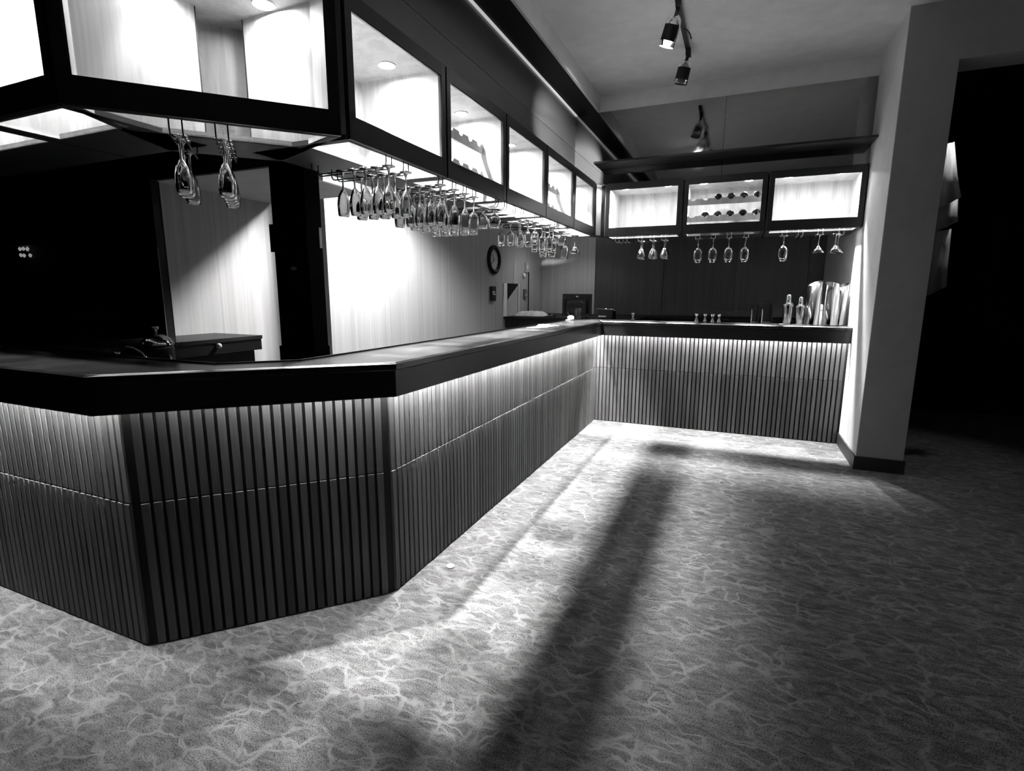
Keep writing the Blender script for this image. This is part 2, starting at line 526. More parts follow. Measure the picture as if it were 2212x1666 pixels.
for i in range(4):
    q = [(eo[i], ZT - .0062), (eo[i + 1], ZT - .0062), (ei[i + 1], ZT + .0008), (ei[i], ZT + .0008)]
    r_ = [(ek[i], ZT - .0075), (ek[i + 1], ZT - .0075), (ei[i + 1], ZT - .003), (ei[i], ZT - .003)]
    MB().add([(p[0], p[1], z) for p, z in q + r_], [(0, 3, 2, 1), (4, 5, 6, 7), (0, 1, 5, 4), (1, 2, 6, 5), (2, 3, 7, 6), (3, 0, 4, 7)]).build('edge_strip', MT['edge_highlight' if i in (0, 2) else 'door'], bar)
# thin shadow line under the worktop lip, then the deep fascia
fo = off_path(OV - .006, 0); fi = off_path(OV - .028, 0)
for i in range(4):
    MB().prism([fo[i], fo[i + 1], fi[i + 1], fi[i]], ZF, ZT - .034).build('fascia_board', MT['fascia'], bar)
# dark rim along the inner edge
rim = [(XL, YNI), (-.52, YNI), (XI, -3.80), (XI, YI)]
for a, b in zip(rim, rim[1:]):
    a = Vector(a); b = Vector(b); d = (b - a).normalized(); n = Vector((-d.y, d.x))
    MB().prism([a, b, b + n * .012, a + n * .012], ZT - .05, ZT + .006).build('inner_rim', MT['black'], bar)
# soffit board under the overhang with the led strip
s0 = off_path(OV - .028, 0); s1 = off_path(.004, 0)
for i in range(4):
    MB().prism([s0[i], s0[i + 1], s1[i + 1], s1[i]], ZT - .045, ZT - .034).build('overhang_board', MT['oak'], bar)
l0 = off_path(.036, 0); l1 = off_path(.022, 0)
LEDS = []
for i in range(4):
    p = [l0[i], l0[i + 1], l1[i + 1], l1[i]]
    LEDS.append(MB().prism(p, ZT - .058, ZT - .047).build('led_strip', MT['led' if i > 1 else 'led_bright'], bar))

# ------------------------------------------------------------------ bar: slatted fronts
PITCH_S, WS = .039, .0265
slat_up = MB().box(-WS / 2, WS / 2, -.009, 0, ZS + .003, ZT - .046).mesh('slat', MT['slat'])
slat_lo = MB().box(-WS / 2, WS / 2, -.0138, 0, .006, ZS - .002).mesh('slat', MT['slat'])
def bar_front(a, b, label, mit=(0, 0)):
    a = Vector(a); b = Vector(b)
    d = (b - a); ln = d.length; d.normalize()
    rz = math.atan2(d.y, d.x)
    root = empty('slatted_bar_front', (a.x, a.y, 0), label, 'bar front', 'slatted fronts of the bar', rz)
    MB().prism([(0, 0), (ln, 0), (ln - mit[1], .04), (mit[0], .04)], 0, ZT - .046).build('backing_board', MT['backing'], root)
    n = int(ln / PITCH_S)
    start = (ln - n * PITCH_S) / 2 + PITCH_S / 2
    for k in range(n):
        for me in (slat_up, slat_lo):
            link('slat', me, root, (start + k * PITCH_S, 0, 0))
    return root
# every panel is laid out so that local -y faces the guests
bar_front((0, 0), (WX, 0), 'short slatted bar front at the back, beside the white pier')
bar_front((0, -LB), (0, 0), 'long slatted bar front receding to the inner corner', (.04 * math.tan(math.pi / 8) + .002, 0))
bar_front((B1.x, B1.y), (0, -LB), 'angled slatted bar front across the near corner', (.04 * math.tan(math.pi / 8) + .002, .04 * math.tan(math.pi / 8) + .002))
bar_front((XL, YN), (B1.x, YN), 'slatted bar front at the left, running out of the picture', (0, .04 * math.tan(math.pi / 8) + .002))

# ------------------------------------------------------------------ glazed wall cabinets
LIGHTS = []
def spot(name, loc, target, watts, size, blend, radius, parent=None):
    ld = bpy.data.lights.new(name, 'SPOT')
    ld.energy = watts
    ld.spot_size = math.radians(size)
    ld.spot_blend = blend
    ld.shadow_soft_size = radius
    o = bpy.data.objects.new(name, ld)
    COL.objects.link(o)
    o.location = loc
    o.rotation_euler = (Vector(target) - Vector(loc)).to_track_quat('-Z', 'Y').to_euler()
    LIGHTS.append(o)
    if parent is not None:
        o.parent = parent
    return o

disc_lens = MB().lathe([(0, 0), (.030, 0), (.030, .003), (0, .003)], 24).mesh('lens', MT['lens'])
ring_me = MB().lathe([(.031, 0), (.042, 0), (.040, -.006), (.033, -.004)], 24, closed=True).mesh('bezel', MT['white'])

def cabinet(origin, rz, W, D, label, rails=False, hole_d=.205, lamp_y=.225, bead='oak', lamps=None, left_skew=0, right_skew=0, divider=True, watts=None):
    """local frame: x along the front from 0..W, y into the cabinet (door front at y=0), z absolute.
    skew: how far the rear corners are pulled in (mitred cabinets)"""
    t = empty('glazed_wall_cabinet', (origin[0], origin[1], 0), label, 'cabinet', 'glazed cabinets above the bar', rz)
    y0 = .020
    ls, rs = left_skew, right_skew
    def X(xf, y):      # x of side walls at depth y
        return xf + (ls * y if xf < W / 2 else -rs * y)
    # carcass boards
    th = .018
    for nm, xf, sgn in (('side_panel', .002, 1), ('side_panel', W - .002, -1)):
        a0 = X(xf, y0); a1 = X(xf, D)
        MB().prism([(a0, y0), (a0 + sgn * th, y0), (a1 + sgn * th, D), (a1, D)][::sgn], ZB + .0, ZC).build(nm, MT['oak'], t)
    MB().prism([(X(.02, D), D - .015), (X(W - .02, D), D - .015), (X(W - .02, D), D), (X(.02, D), D)], ZB, ZC).build('back_panel', MT['oak'], t)
    MB().prism([(X(.02, y0), y0), (X(W - .02, y0), y0), (X(W - .02, D), D - .015), (X(.02, D), D - .015)], ZC - .018, ZC - .001).build('top_panel', MT['oak'], t)
    # outer dark skin: top and back (seen only from outside)
    MB().prism([(X(0, y0), y0), (X(W, y0), y0), (X(W, D), D + .004), (X(0, D), D + .004)], ZC, ZC + .006).build('top_skin', MT['door'], t)
    MB().prism([(X(0, D), D), (X(W, D), D), (X(W, D), D + .004), (X(0, D), D + .004)], ZB, ZC).build('back_skin', MT['door'], t)
    # floor: dark board behind, rails round the glass floor pane
    h0, h1 = y0 + .012, y0 + .012 + hole_d
    xa, xb = .032, W - .032
    fl = MB()
    fl.prism([(X(0, h1), h1), (X(W, h1), h1), (X(W, D), D), (X(0, D), D)], ZB - .001, ZB + .017)
    fl.prism([(X(0, y0), y0), (X(W, y0), y0), (X(W, h0), h0), (X(0, h0), h0)], ZB - .001, ZB + .017)
    fl.prism([(X(0, h0), h0), (X(xa, h0), h0), (X(xa, h1), h1), (X(0, h1), h1)], ZB - .001, ZB + .017)
    fl.prism([(X(xb, h0), h0), (X(W, h0), h0), (X(W, h1), h1), (X(xb, h1), h1)], ZB - .001, ZB + .017)
    fl.build('floor_frame', MT['caseback'], t)
    pl = MB()
    for q in ([(X(xa, h0), h0), (X(xb, h0), h0), (X(xb, h0), h0 + .006), (X(xa, h0), h0 + .006)],
              [(X(xa, h1), h1 - .006), (X(xb, h1), h1 - .006), (X(xb, h1), h1), (X(xa, h1), h1)],
              [(X(xa, h0), h0), (X(xa, h0) + .006, h0), (X(xa, h1) + .006, h1), (X(xa, h1), h1)],
              [(X(xb, h0) - .006, h0), (X(xb, h0), h0), (X(xb, h1), h1), (X(xb, h1) - .006, h1)]):
        pl.prism(q, ZB + .001, ZB + .019)
    pl.build('floor_bead', MT[bead], t)
    MB().prism([(X(xa, h0), h0), (X(xb, h0), h0), (X(xb, h1), h1), (X(xa, h1), h1)], ZB + .006, ZB + .010).build('floor_pane', MT['pane'], t)
    # door
    g0 = .004
    st, rb, rtp = .036, .082, .058
    fr = MB()
    fr.box(g0, g0 + st, 0, .019, ZB, ZC).box(W - g0 - st, W - g0, 0, .019, ZB, ZC)
    fr.box(g0 + st, W - g0 - st, .0005, .0185, ZB, ZB + rb).box(g0 + st, W - g0 - st, .0005, .0185, ZC - rtp, ZC)
    dr = fr.build('door', MT['door'], t)
    MB().box(g0 + st, W - g0 - st, .008, .012, ZB + rb, ZC - rtp).build('pane', MT['pane'], dr)
    bd = MB()
    for q in ((g0 + st, g0 + st + .004, ZB + rb, ZC - rtp), (W - g0 - st - .004, W - g0 - st, ZB + rb, ZC - rtp), (g0 + st + .004, W - g0 - st - .004, ZB + rb, ZB + rb + .004), (g0 + st + .004, W - g0 - st - .004, ZC - rtp - .004, ZC - rtp)):
        bd.box(q[0], q[1], .003, .007, q[2], q[3])
    bd.build('glazing_bead', MT['door'], dr)
    if rails:
        for z0, z1 in ((2.198, 2.256), (2.040, 2.098)):
            pts = []
            m = 6; wd = W - .04
            pts.append((.02, z0)); pts.append((W - .02, z0)); pts.append((W - .02, z1))
            for k in range(m - 1, -1, -1):
                cx = .02 + wd * (k + .5) / m
                for a in range(7):
                    an = math.pi * a / 6
                    pts.append((cx + .024 * math.cos(an), z1 - .020 * math.sin(an)))
            pts.append((.02, z1))
            poly = [(x, .150, z) for x, z in pts]
            MB().extr(poly, (0, 0, 0), (0, .018, 0)).build('bottle_rail', MT['oak'], t)
    lamps = lamps or [W * .22, W * .78]
    for lx in lamps:
        d = empty('downlight', (lx, lamp_y, ZC - .0185)); d.parent = t
        ob = link('bezel', ring_me, d)
        ol = link('lens', disc_lens, d, (0, 0, -.002))
        s = spot('cabinet_lamp', (lx, lamp_y, ZC - .03), (lx, lamp_y, 0), (watts or CAB_W) / len(lamps), 81, 1.0, .022, t)
        LIGHTS.append(s)
    return t

# long run: local x = +y world, local y = -x world
long_y = [-3.771, -3.046, -2.319, -1.582, -.853, -.135]
long_labels = ['largest glazed cabinet door of the long run, next to the angled corner cabinet',
               'glazed cabinet with empty scalloped bottle rails, second along the long run',
               'empty lit glazed cabinet in the middle of the long run',
               'fourth glazed cabinet of the long run, with scalloped rails inside',
               'last glazed cabinet of the long run, by the inner corner']
# mirrored frame: build with rotation +90deg, x->+y, y->-x
LONG = []
for i in range(5):
    LONG.append(cabinet((XC, long_y[i] + .003), math.pi / 2, long_y[i + 1] - long_y[i] - .006, .50, long_labels[i], rails=i in (1, 3)))
# back run: local x = +x, y = +y
back_x = [.052, .805, 1.535, 2.291]
for i in range(3):
    cabinet((back_x[i] + .006, YB), 0, back_x[i + 1] - back_x[i] - .012, .60,
            ['empty lit cabinet of the back run, nearest the inner corner', 'lit cabinet of the back run holding nine lying wine bottles', 'empty lit cabinet of the back run, against the white pier'][i], rails=i == 1, bead='edge', lamp_y=.225 if i == 1 else .20)
# angled cabinet across the near corner
F0 = Vector((-.585, -4.41)); F1 = Vector((-.018, -3.805))
dch = F1 - F0
tk = math.tan(math.pi / 8)
cabinet((F0.x, F0.y), math.atan2(dch.y, dch.x), dch.length, .50, 'big glazed corner cabinet set at an angle, nearest the camera', lamps=[dch.length * .30, dch.length * .72], left_skew=tk, right_skew=tk, watts=CAB_W * .05)
# left run
for i, (xa, xb) in enumerate(((-1.075, -.595), (-1.56, -1.08), (-2.05, -1.565))):
    cabinet((xa, F0.y), 0, xb - xa, .50, ['glazed cabinet at the upper left edge, left of the angled one', 'second cabinet left of the angled one, only its glass floor showing', 'third cabinet left of the angled one, almost out of the picture'][i], watts=CAB_W * .06)
# narrow corner post where long and back runs meet
cp = empty('corner_cabinet', (0, 0, 0), 'narrow lit corner cabinet strip between the two cabinet runs', 'cabinet')
MB().box(-.055, -.015, -.125, -.085, ZB, ZC).build('post', MT['door'], cp)
MB().box(.018, .050, -.021, .02, ZB, ZC).build('post', MT['door'], cp)
MB().prism([(-.02, -.082), (-.012, -.088), (.022, -.024), (.014, -.018)], ZB + .02, ZC - .03).build('pale_strip', MT['pane'], cp)
MB().prism([(-.16, -.12), (.05, .10), (.04, .11), (-.17, -.11)], ZB, ZC).build('back_panel', MT['oak'], cp)
MB().prism([(-.17, -.13), (-.02, -.13), (.05, -.02), (.05, .11)], ZC - .012, ZC).build('top_panel', MT['oak'], cp)
MB().prism([(-.17, -.13), (-.02, -.13), (.05, -.02), (.05, .11)], ZB, ZB + .012).build('bottom_panel', MT['door'], cp)
spot('corner_lamp', (-.035, -.03, ZC - .03), (-.035, -.03, 0), 25, 150, .6, .02, cp)

# ------------------------------------------------------------------ smoked mirror, its ledge
mr = empty('wall_mirror', (0, YM, ZC), 'dark smoked mirror in two panes above the back cabinets', 'mirror')
MB().box(-.30, 1.128, 0, .008, 0, Z1 - ZC).build('pane', MT['mirror'], mr)
MB().box(1.131, WX, 0, .008, 0, Z1 - ZC).build('pane', MT['mirror'], mr)
MB().box(-.31, WX, .008, .02, -.02, Z1 - ZC + .1).build('backing_board', MT['black'], mr)
lg = MB().box(-.02, WX - .002, -.225, YM - .001, 2.585, 2.603).build('mirror_ledge', MT['door'])
tag(lg, 'thin dark ledge crossing the smoked mirror above the back cabinets', 'shelf')

# ------------------------------------------------------------------ stemware
def stem_profile(foot_r, stem_r, h, bowl, wall=.0016):
    """profile hanging upside down: z=0 foot top (hung), going down to rim at -h"""
    out = [(0, 0), (foot_r * .6, -.0006), (foot_r, -.0005), (foot_r, -.0032), (foot_r * .5, -.006), (stem_r * 1.8, -.013), (stem_r, -.024)]
    out += bowl                          # list of (r,z) from stem join to rim, outer
    inn = [(max(r - wall, 0.0), z) for r, z in bowl[1:]][::-1]
    inn[0] = (bowl[-1][0] - wall, bowl[-1][1])
    return out + inn + [(0, bowl[1][1] - .004)]

def glass_mesh(kind):
    if kind == 'flute':
        bowl = [(.0038, -.075), (.012, -.085), (.0215, -.105), (.0262, -.128), (.0272, -.15), (.0258, -.175), (.0235, -.192)]
        pr = stem_profile(.0285, .0038, .192, bowl)
    elif kind == 'wine':
        bowl = [(.004, -.078), (.014, -.086), (.0240, -.098), (.0275, -.115), (.0278, -.135), (.0272, -.165), (.0255, -.203)]
        pr = stem_profile(.028, .004, .203, bowl)
    elif kind == 'large':
        bowl = [(.005, -.082), (.018, -.090), (.034, -.104), (.0425, -.124), (.0440, -.145), (.0415, -.185), (.0365, -.226)]
        pr = stem_profile(.038, .005, .226, bowl)
    elif kind == 'small':
        bowl = [(.004, -.060), (.015, -.068), (.025, -.080), (.0285, -.095), (.0285, -.120), (.0265, -.165)]
        pr = stem_profile(.030, .0042, .165, bowl)
    elif kind == 'red':
        bowl = [(.004, -.082), (.018, -.091), (.033, -.108), (.0395, -.130), (.0405, -.148), (.0375, -.185), (.0325, -.214)]
        pr = stem_profile(.036, .004, .214, bowl)
    elif kind == 'balloon':
        bowl = [(.006, -.030), (.022, -.038), (.034, -.052), (.0395, -.072), (.0385, -.092), (.031, -.118)]
        pr = stem_profile(.034, .006, .118, bowl)
    elif kind == 'coupe':
        bowl = [(.005, -.075), (.014, -.082), (.028, -.105), (.0375, -.135), (.0405, -.160), (.0395, -.178)]
        pr = stem_profile(.034, .005, .178, bowl)
    else:  # martini
        bowl = [(.004, -.095), (.009, -.099), (.030, -.128), (.054, -.160)]
        pr = stem_profile(.036, .004, .160, bowl)
    m = MB().lathe(pr, 28)
    return m.mesh('stem_glass_' + kind, MT['glass'], True)
GM = {}
def hang(kind, x, y, label, group, z=None):
    if kind not in GM:
        GM[kind] = glass_mesh(kind)
    nm = {'flute': 'champagne_flute', 'wine': 'wine_glass', 'small': 'small_wine_glass', 'large': 'large_wine_glass', 'red': 'red_wine_glass', 'balloon': 'brandy_balloon', 'coupe': 'cocktail_goblet', 'martini': 'martini_glass'}[kind]
    cat = {'flute': 'champagne flute', 'balloon': 'brandy glass', 'martini': 'martini glass', 'coupe': 'goblet'}.get(kind, 'wine glass')
    o = link(nm, GM[kind], None, (x, y, ZWIRE + .0075 if z is None else z))
    o.rotation_euler = (random.uniform(-.02, .02), random.uniform(-.02, .02), random.uniform(0, 6))
    return tag(o, label, cat, group)

ZWIRE = 1.870
def rack(name_label, slots, o, u, v, length=.40, mat='wire', front=.0):
    """slots: offsets along u; wires run along v from the cabinet front"""
    o = Vector(o); u = Vector(u); v = Vector(v)
    r = empty('glass_rack', (o.x, o.y, ZB), name_label, 'glass rack', 'wire racks under the cabinets')
    for s in slots:
        for e in (-.019, .019):
            p = o + u * (s + e)
            pts = []
            def P(d, z): return (p.x + v.x * d - o.x, p.y + v.y * d - o.y, z - ZB)
            pts += [P(front, ZB), P(front, ZWIRE + .018), P(front + .004, ZWIRE + .007), P(front + .012, ZWIRE + .001), P(front + .02, ZWIRE),
                    P(length - .02, ZWIRE - .001), P(length - .008, ZWIRE + .002), P(length, ZWIRE + .014), P(length, ZB)]
            MB().tube(pts, .0028, 6).build('wire', MT[mat], r, True)
    return r
ORD = ['first', 'second', 'third', 'fourth', 'fifth', 'sixth', 'seventh']
slotsA = [-3.51, -3.385]
slotsB = [-3.09, -2.955, -2.84, -2.73]
slotsC = [-2.43, -2.30, -2.155, -2.02]
slotsD = [-1.76, -1.63, -1.45, -1.31]
slotsE = [-1.0, -.86, -.75, -.64]
def long_rack(lbl, sl):
    rack(lbl, sl, (-.03, 0), (0, 1), (-1, 0))
long_rack('wire glass rack under the largest long-run cabinet, hung with flutes', slotsA)
long_rack('crowded wire glass rack under the second long-run cabinet', slotsB)
long_rack('nearly empty wire glass rack under the middle long-run cabinet', slotsC)
long_rack('wire glass rack in the middle distance, above the wall clock', slotsD)
long_rack('wire glass rack nearest the inner corner of the bar', slotsE)
XS5 = [-.276, -.214, -.153, -.092, -.032]
def row(kind, y, xs, desc, group):
    for k, x in enumerate(xs):
        hang(kind, x, y, '%s, %s from the aisle end' % (desc, ORD[k]) if len(xs) > 1 else desc, group)
row('flute', slotsA[0], XS5, 'flute in the nearest row of the first long-run rack', 'hanging glasses of the first rack')
row('flute', slotsA[1], XS5, 'flute in the second row of the first long-run rack', 'hanging glasses of the first rack')
row('flute', slotsB[0], XS5, 'flute in the nearest row of the crowded rack', 'hanging glasses of the crowded rack')
row('flute', slotsB[1], XS5, 'flute in the second row of the crowded rack', 'hanging glasses of the crowded rack')
row('flute', slotsB[2], XS5, 'flute in the third row of the crowded rack', 'hanging glasses of the crowded rack')
row('wine', slotsB[3], XS5, 'squarer wine glass in the last row of the crowded rack', 'hanging glasses of the crowded rack')
hang('balloon', -.19, slotsC[1], 'brandy balloon half hidden beside the crowded rack', 'hanging brandy balloons')
hang('balloon', -.105, slotsC[1], 'round brandy balloon hanging alone on the nearly empty rack', 'hanging brandy balloons')
row('small', slotsD[1], [-.36, -.285, -.215, -.145, -.085], 'small wine glass in the row above the clock', 'hanging glasses above the clock')
row('wine', slotsD[2], [-.155, -.094, -.033], 'wine glass in the third row above the clock', 'hanging glasses above the clock')
row('flute', slotsD[0], [-.15, -.09], 'flute in the nearest row above the clock', 'hanging glasses above the clock')
row('wine', slotsD[3], [-.12, -.05], 'wine glass in the farthest row above the clock', 'hanging glasses above the clock')
row('red', slotsE[0], [-.245, -.160], 'tall red wine glass low over the paper strip', 'hanging glasses by the inner corner')
hang('balloon', -.08, slotsE[0], 'small brandy glass behind the tall red wine glasses', 'hanging glasses by the inner corner')
hang('red', -.165, slotsE[3], 'wide red wine glass next to the martini glass', 'hanging glasses by the inner corner')
hang('martini', -.068, slotsE[3], 'martini glass at the far end of the long run racks', 'hanging glasses by the inner corner')
# rack under the angled cabinet
chd = dch.normalized(); chn = Vector((-chd.y, chd.x))
def chpt(px, d): return F0 + chd * px + chn * d
rk = [.30, .415]
rack('wire glass rack under the angled corner cabinet', [.30, .435], F0 + chn * .03, chd, chn, .36)
for k, d in enumerate((.075, .14, .30)):
    p = chpt(.30, d); hang('flute', p.x, p.y, 'flute under the angled cabinet, left row, %s from the front' % ORD[k], 'flutes under the angled cabinet')
for k, d in enumerate((.07, .13, .195, .26, .325)):
    p = chpt(.435, d); hang('flute', p.x, p.y, 'flute under the angled cabinet, right row, %s from the front' % ORD[k], 'flutes under the angled cabinet')
# back run racks (wires run into the depth)
bslots = [[.18, .26, .41, .527, .64], [.958, 1.098, 1.237, 1.385], [1.70, 1.83, 1.985, 2.145]]
for sl, lb in zip(bslots, ('bright wire rack under the back cabinet by the corner', 'bright wire rack under the bottle cabinet', 'bright wire rack under the cabinet by the white pier')):
    rack(lb, sl, (0, .03), (1, 0), (0, 1), .36, 'brightwire')
for k, x in enumerate((.415, .53, .645)):
    for j, y in enumerate((.085, .185)):
        hang('coupe', x, y, 'goblet under the corner back cabinet, %s slot with goblets, %s one' % (ORD[k], ('front', 'rear')[j]), 'goblets under the back cabinets')
for k, x in enumerate((.962, 1.10, 1.238, 1.382)):
    o = hang('large', x, .10, 'large wine glass under the bottle cabinet, %s from the left' % ORD[k], 'wine glasses under the bottle cabinet')
hang('large', 1.703, .10, 'single wine glass hanging left of the martini glasses', 'glasses under the right back cabinet')
hang('martini', 1.985, .08, 'left martini glass under the right back cabinet', 'glasses under the right back cabinet')
hang('martini', 2.112, .07, 'front right martini glass, beside the white pier', 'glasses under the right back cabinet')
hang('martini', 2.150, .195, 'rear right martini glass, behind its neighbour', 'glasses under the right back cabinet')

# ------------------------------------------------------------------ wine bottles in the middle back cabinet
bprof = [(0, 0), (.030, 0), (.036, .004), (.037, .012), (.037, .17), (.034, .19), (.022, .212), (.0145, .23), (.0135, .275), (.0155, .277), (.0155, .287), (.013, .29), (0, .29)]
bm_body = MB().lathe(bprof[:9] + [(0, .275)], 20).mesh('bottle_body', MT['winebottle'], True)
bm_foil = MB().lathe([(0, .225), (.0155, .226), (.0148, .272), (.0168, .276), (.0168, .289), (0, .291)], 20).mesh('foil_cap', MT['foil'], True)
def bottle(x, z, label):
    t = empty('wine_bottle', (x, YB + .172, z), label, 'wine bottle', 'lying bottles in the back cabinet')
    t.rotation_euler = (math.radians(-90), 0, 0)   # base towards the guests
    link('glass_body', bm_body, t)
    link('foil_cap', bm_foil, t)
W1 = back_x[2] - back_x[1] - .012
sx = [back_x[1] + .006 + .02 + (W1 - .04) * (k + .5) / 6 for k in range(6)]
for k in range(1, 6):
    if k > 1: bottle(sx[k], 2.262, 'wine bottle on the upper rail, %s of four' % ORD[k - 2])
    bottle(sx[k], 2.104, 'wine bottle on the lower rail, %s of five' % ORD[k - 1])

# ------------------------------------------------------------------ behind the bar: wall things
ck = empty('wall_clock', (XW, .32, 1.74), 'round wall clock with black rim on the panelled wall', 'clock')
Rx = Matrix.Rotation(math.pi / 2, 4, 'Y')
MB().lathe([(.118, .004), (.125, .03), (.150, .034), (.168, .022), (.168, 0), (.118, 0)], 40, closed=True).xf(Rx).build('rim', MT['black'], ck, True)
MB().lathe([(0, .006), (.120, .006), (.120, .0), (0, 0)], 40).xf(Rx).build('dial', MT['clockface'], ck)
MB().obox((.008, 0, 0), (1, 0, 0), (0, math.cos(.6), math.sin(.6)), (0, -math.sin(.6), math.cos(.6)), 0, .002, -.004, .004, -.01, .07).build('hour_hand', MT['black'], ck)
MB().obox((.011, 0, 0), (1, 0, 0), (0, math.cos(2.2), math.sin(2.2)), (0, -math.sin(2.2), math.cos(2.2)), 0, .002, -.003, .003, -.015, .10).build('minute_hand', MT['black'], ck)
for k in range(12):
    a = k * math.pi / 6
    MB().obox((.0065, 0, 0), (1, 0, 0), (0, math.cos(a), math.sin(a)), (0, -math.sin(a), math.cos(a)), 0, .0015, -.003, .003, .095, .110).build('hour_mark', MT['black'], ck)

tv = empty('wall_box', (XW, .275, 1.345), 'small black wall box with white lettering below the clock', 'wall box')
MB().box(0, .03, -.058, .058, -.085, .085).build('case', MT['blackplastic'], tv)
lt = MB()
def stroke(y0, z0, y1, z1, wd=.009):
    a = Vector((y0, z0)); b = Vector((y1, z1)); d = (b - a).normalized(); n = Vector((-d.y, d.x)) * wd / 2
    q = [a + n, b + n, b - n, a - n]
    lt.extr([(.0305, p.x, p.y) for p in q], (0, 0, 0), (.001, 0, 0))
stroke(-.045, .025, -.015, .025); stroke(-.030, .025, -.030, -.012)
stroke(-.008, .025, .014, .025); stroke(-.006, .027, -.006, -.012); stroke(-.008, -.010, .014, -.010)
stroke(.022, .027, .022, -.012); stroke(.020, -.010, .046, -.010)
lt.build('lettering', MT['paper'], tv)

tag(MB().obox((XW + .001, .99, 1.60), (1, 0, 0), (0, 1, 0), (0, .06, 1), 0, .004, -.055, .055, -.16, .16).build('paper_strip', MT['greybox']), 'pale paper strip pinned to the panelled wall', 'paper')
sw = empty('switch_box', (XW, 1.36, 1.70), 'small pale switch box right of the paper strip', 'switch')
MB().box(0, .025, -.05, .05, -.065, .065).build('case', MT['greybox'], sw)
MB().box(.025, .03, -.02, .02, -.02, .03).build('rocker', MT['paper'], sw)
kn = empty('thermostat', (XW, 1.28, 1.59), 'round white thermostat under the switch box', 'thermostat')
MB().lathe([(0, .03), (.026, .03), (.032, .02), (.032, 0), (0, 0)], 20).xf(Rx).build('dial', MT['paper'], kn, True)
MB().box(.03, .036, -.004, .004, -.02, .025).build('pointer', MT['greybox'], kn)
ic = empty('wall_socket', (XW, 1.32, 1.345), 'dim grey socket low on the panelled wall', 'socket')
MB().box(0, .02, -.05, .05, -.06, .06).build('plate', MT['edge'], ic)
MB().box(.02, .026, -.02, .02, -.03, .0).build('plug', MT['greybox'], ic)
tag(MB().tube([(XW + .006, 1.46, 1.64), (XW + .006, 1.46, 1.4), (XW + .006, 1.455, 1.06)], .008, 6).build('wall_cable', MT['black']), 'thin dark cable running down the panelled wall', 'cable')

# serving hatch: white frame, black back, pale slanted patch painting a shadow edge
hz0, hz1, hy0, hy1 = 1.062, 1.475, .60, 1.10
ht = empty('serving_hatch', (XW, .85, hz0), 'white framed serving hatch with a slanted shadow painted inside', 'hatch')
def hb(nm, x0, x1, y0, y1, z0, z1, m): MB().box(x0, x1, y0 - .85, y1 - .85, z0 - hz0, z1 - hz0).build(nm, MT[m], ht)
hb('jamb', .001, .016, hy0, hy0 + .10, hz0, hz1, 'paper')
hb('jamb', .001, .016, hy1 - .03, hy1, hz0, hz1, 'paper')
hb('shadow_back', .001, .006, hy0 + .10, hy1 - .03, hz0, hz1, 'black')
MB().extr([(.006, -.13, 0), (.006, .20, 0), (.006, .20, hz1 - hz0 - .03), (.006, -.13, .20)], (0, 0, 0), (.007, 0, 0)).build('lit_patch', MT['greybox'], ht)  # pale patch; the black left above it is painted shadow

# dark worktop in the corner behind the bar and along the back wall
wt = empty('corner_worktop', (0, 0, 0), 'black worktop in the corner behind the bar', 'worktop')
MB().box(XW + .001, .30, .62, YW - .001, 1.03, 1.06).build('top_board', MT['black'], wt)
MB().box(-1.0, .27, .66, YW - .002, 0, 1.03).build('carcass', MT['black'], wt)
MB().box(.30, WX - .001, 1.45, YW - .001, 1.03, 1.06).build('top_board', MT['black'], wt)
MB().box(.30, WX - .001, 1.50, YW - .002, 0, 1.03).build('carcass', MT['black'], wt)
MB().extr([(XW + .01, .64, 1.03), (XW + .01, .64, .93), (-1.05, .64, .70), (-.70, .64, .70), (-.70, .64, 1.03)], (0, 0, 0), (0, .02, 0)).build('bracket', MT['black'], wt)

# black pillar left of the panelled wall with a control box
pi = empty('black_pillar', (-.72, -3.34, 0), 'black pillar between the two pale wall panels behind the bar', 'pillar')
MB().box(-.118, .105, -.05, .05, 0, 2.458).build('shaft', MT['flatblack'], pi)
MB().box(-.128, .108, -.056, .056, 0, 1.075).build('plinth', MT['flatblack'], pi)
MB().box(-.132, .112, -.062, -.05, 1.555, 1.69).build('control_box', MT['flatblack'], pi)
MB().lathe([(0, .03), (.010, .028), (.013, .016), (.007, 0), (0, 0)], 16).xf(Matrix.Translation((.02, -.05, 1.47)) @ Matrix.Rotation(math.pi / 2, 4, 'X')).build('knob', MT['wire'], pi, True)
tag(MB().box(-.6148, -.611, -3.31, -3.295, 1.575, 1.675).build('wall_sign_plate', MT['paper']), 'slim white plate on the right edge of the black pillar', 'plate')

# near back worktop with its end towards the niche wall
nb = empty('back_worktop', (0, 0, 0), 'black back worktop behind the near bar, in front of the niche wall', 'worktop')
zw = 1.096
MB().box(XN + .001, -1.28, -4.0, -3.12, zw - .02, zw).build('top_board', MT['top'], nb)
MB().box(XN + .02, -1.285, -4.0, -3.125, zw - .085, zw - .02).build('front_rail', MT['blackplastic'], nb)
MB().box(XN + .02, -1.31, -4.0, -3.16, 0, zw - .085).build('carcass', MT['blackplastic'], nb)
MB().lathe([(0, .022), (.012, .02), (.016, .01), (.010, 0), (0, 0)], 16).xf(Matrix.Translation((-1.284, -3.42, zw - .038)) @ Rx).build('lock', MT['greybox'], nb, True)

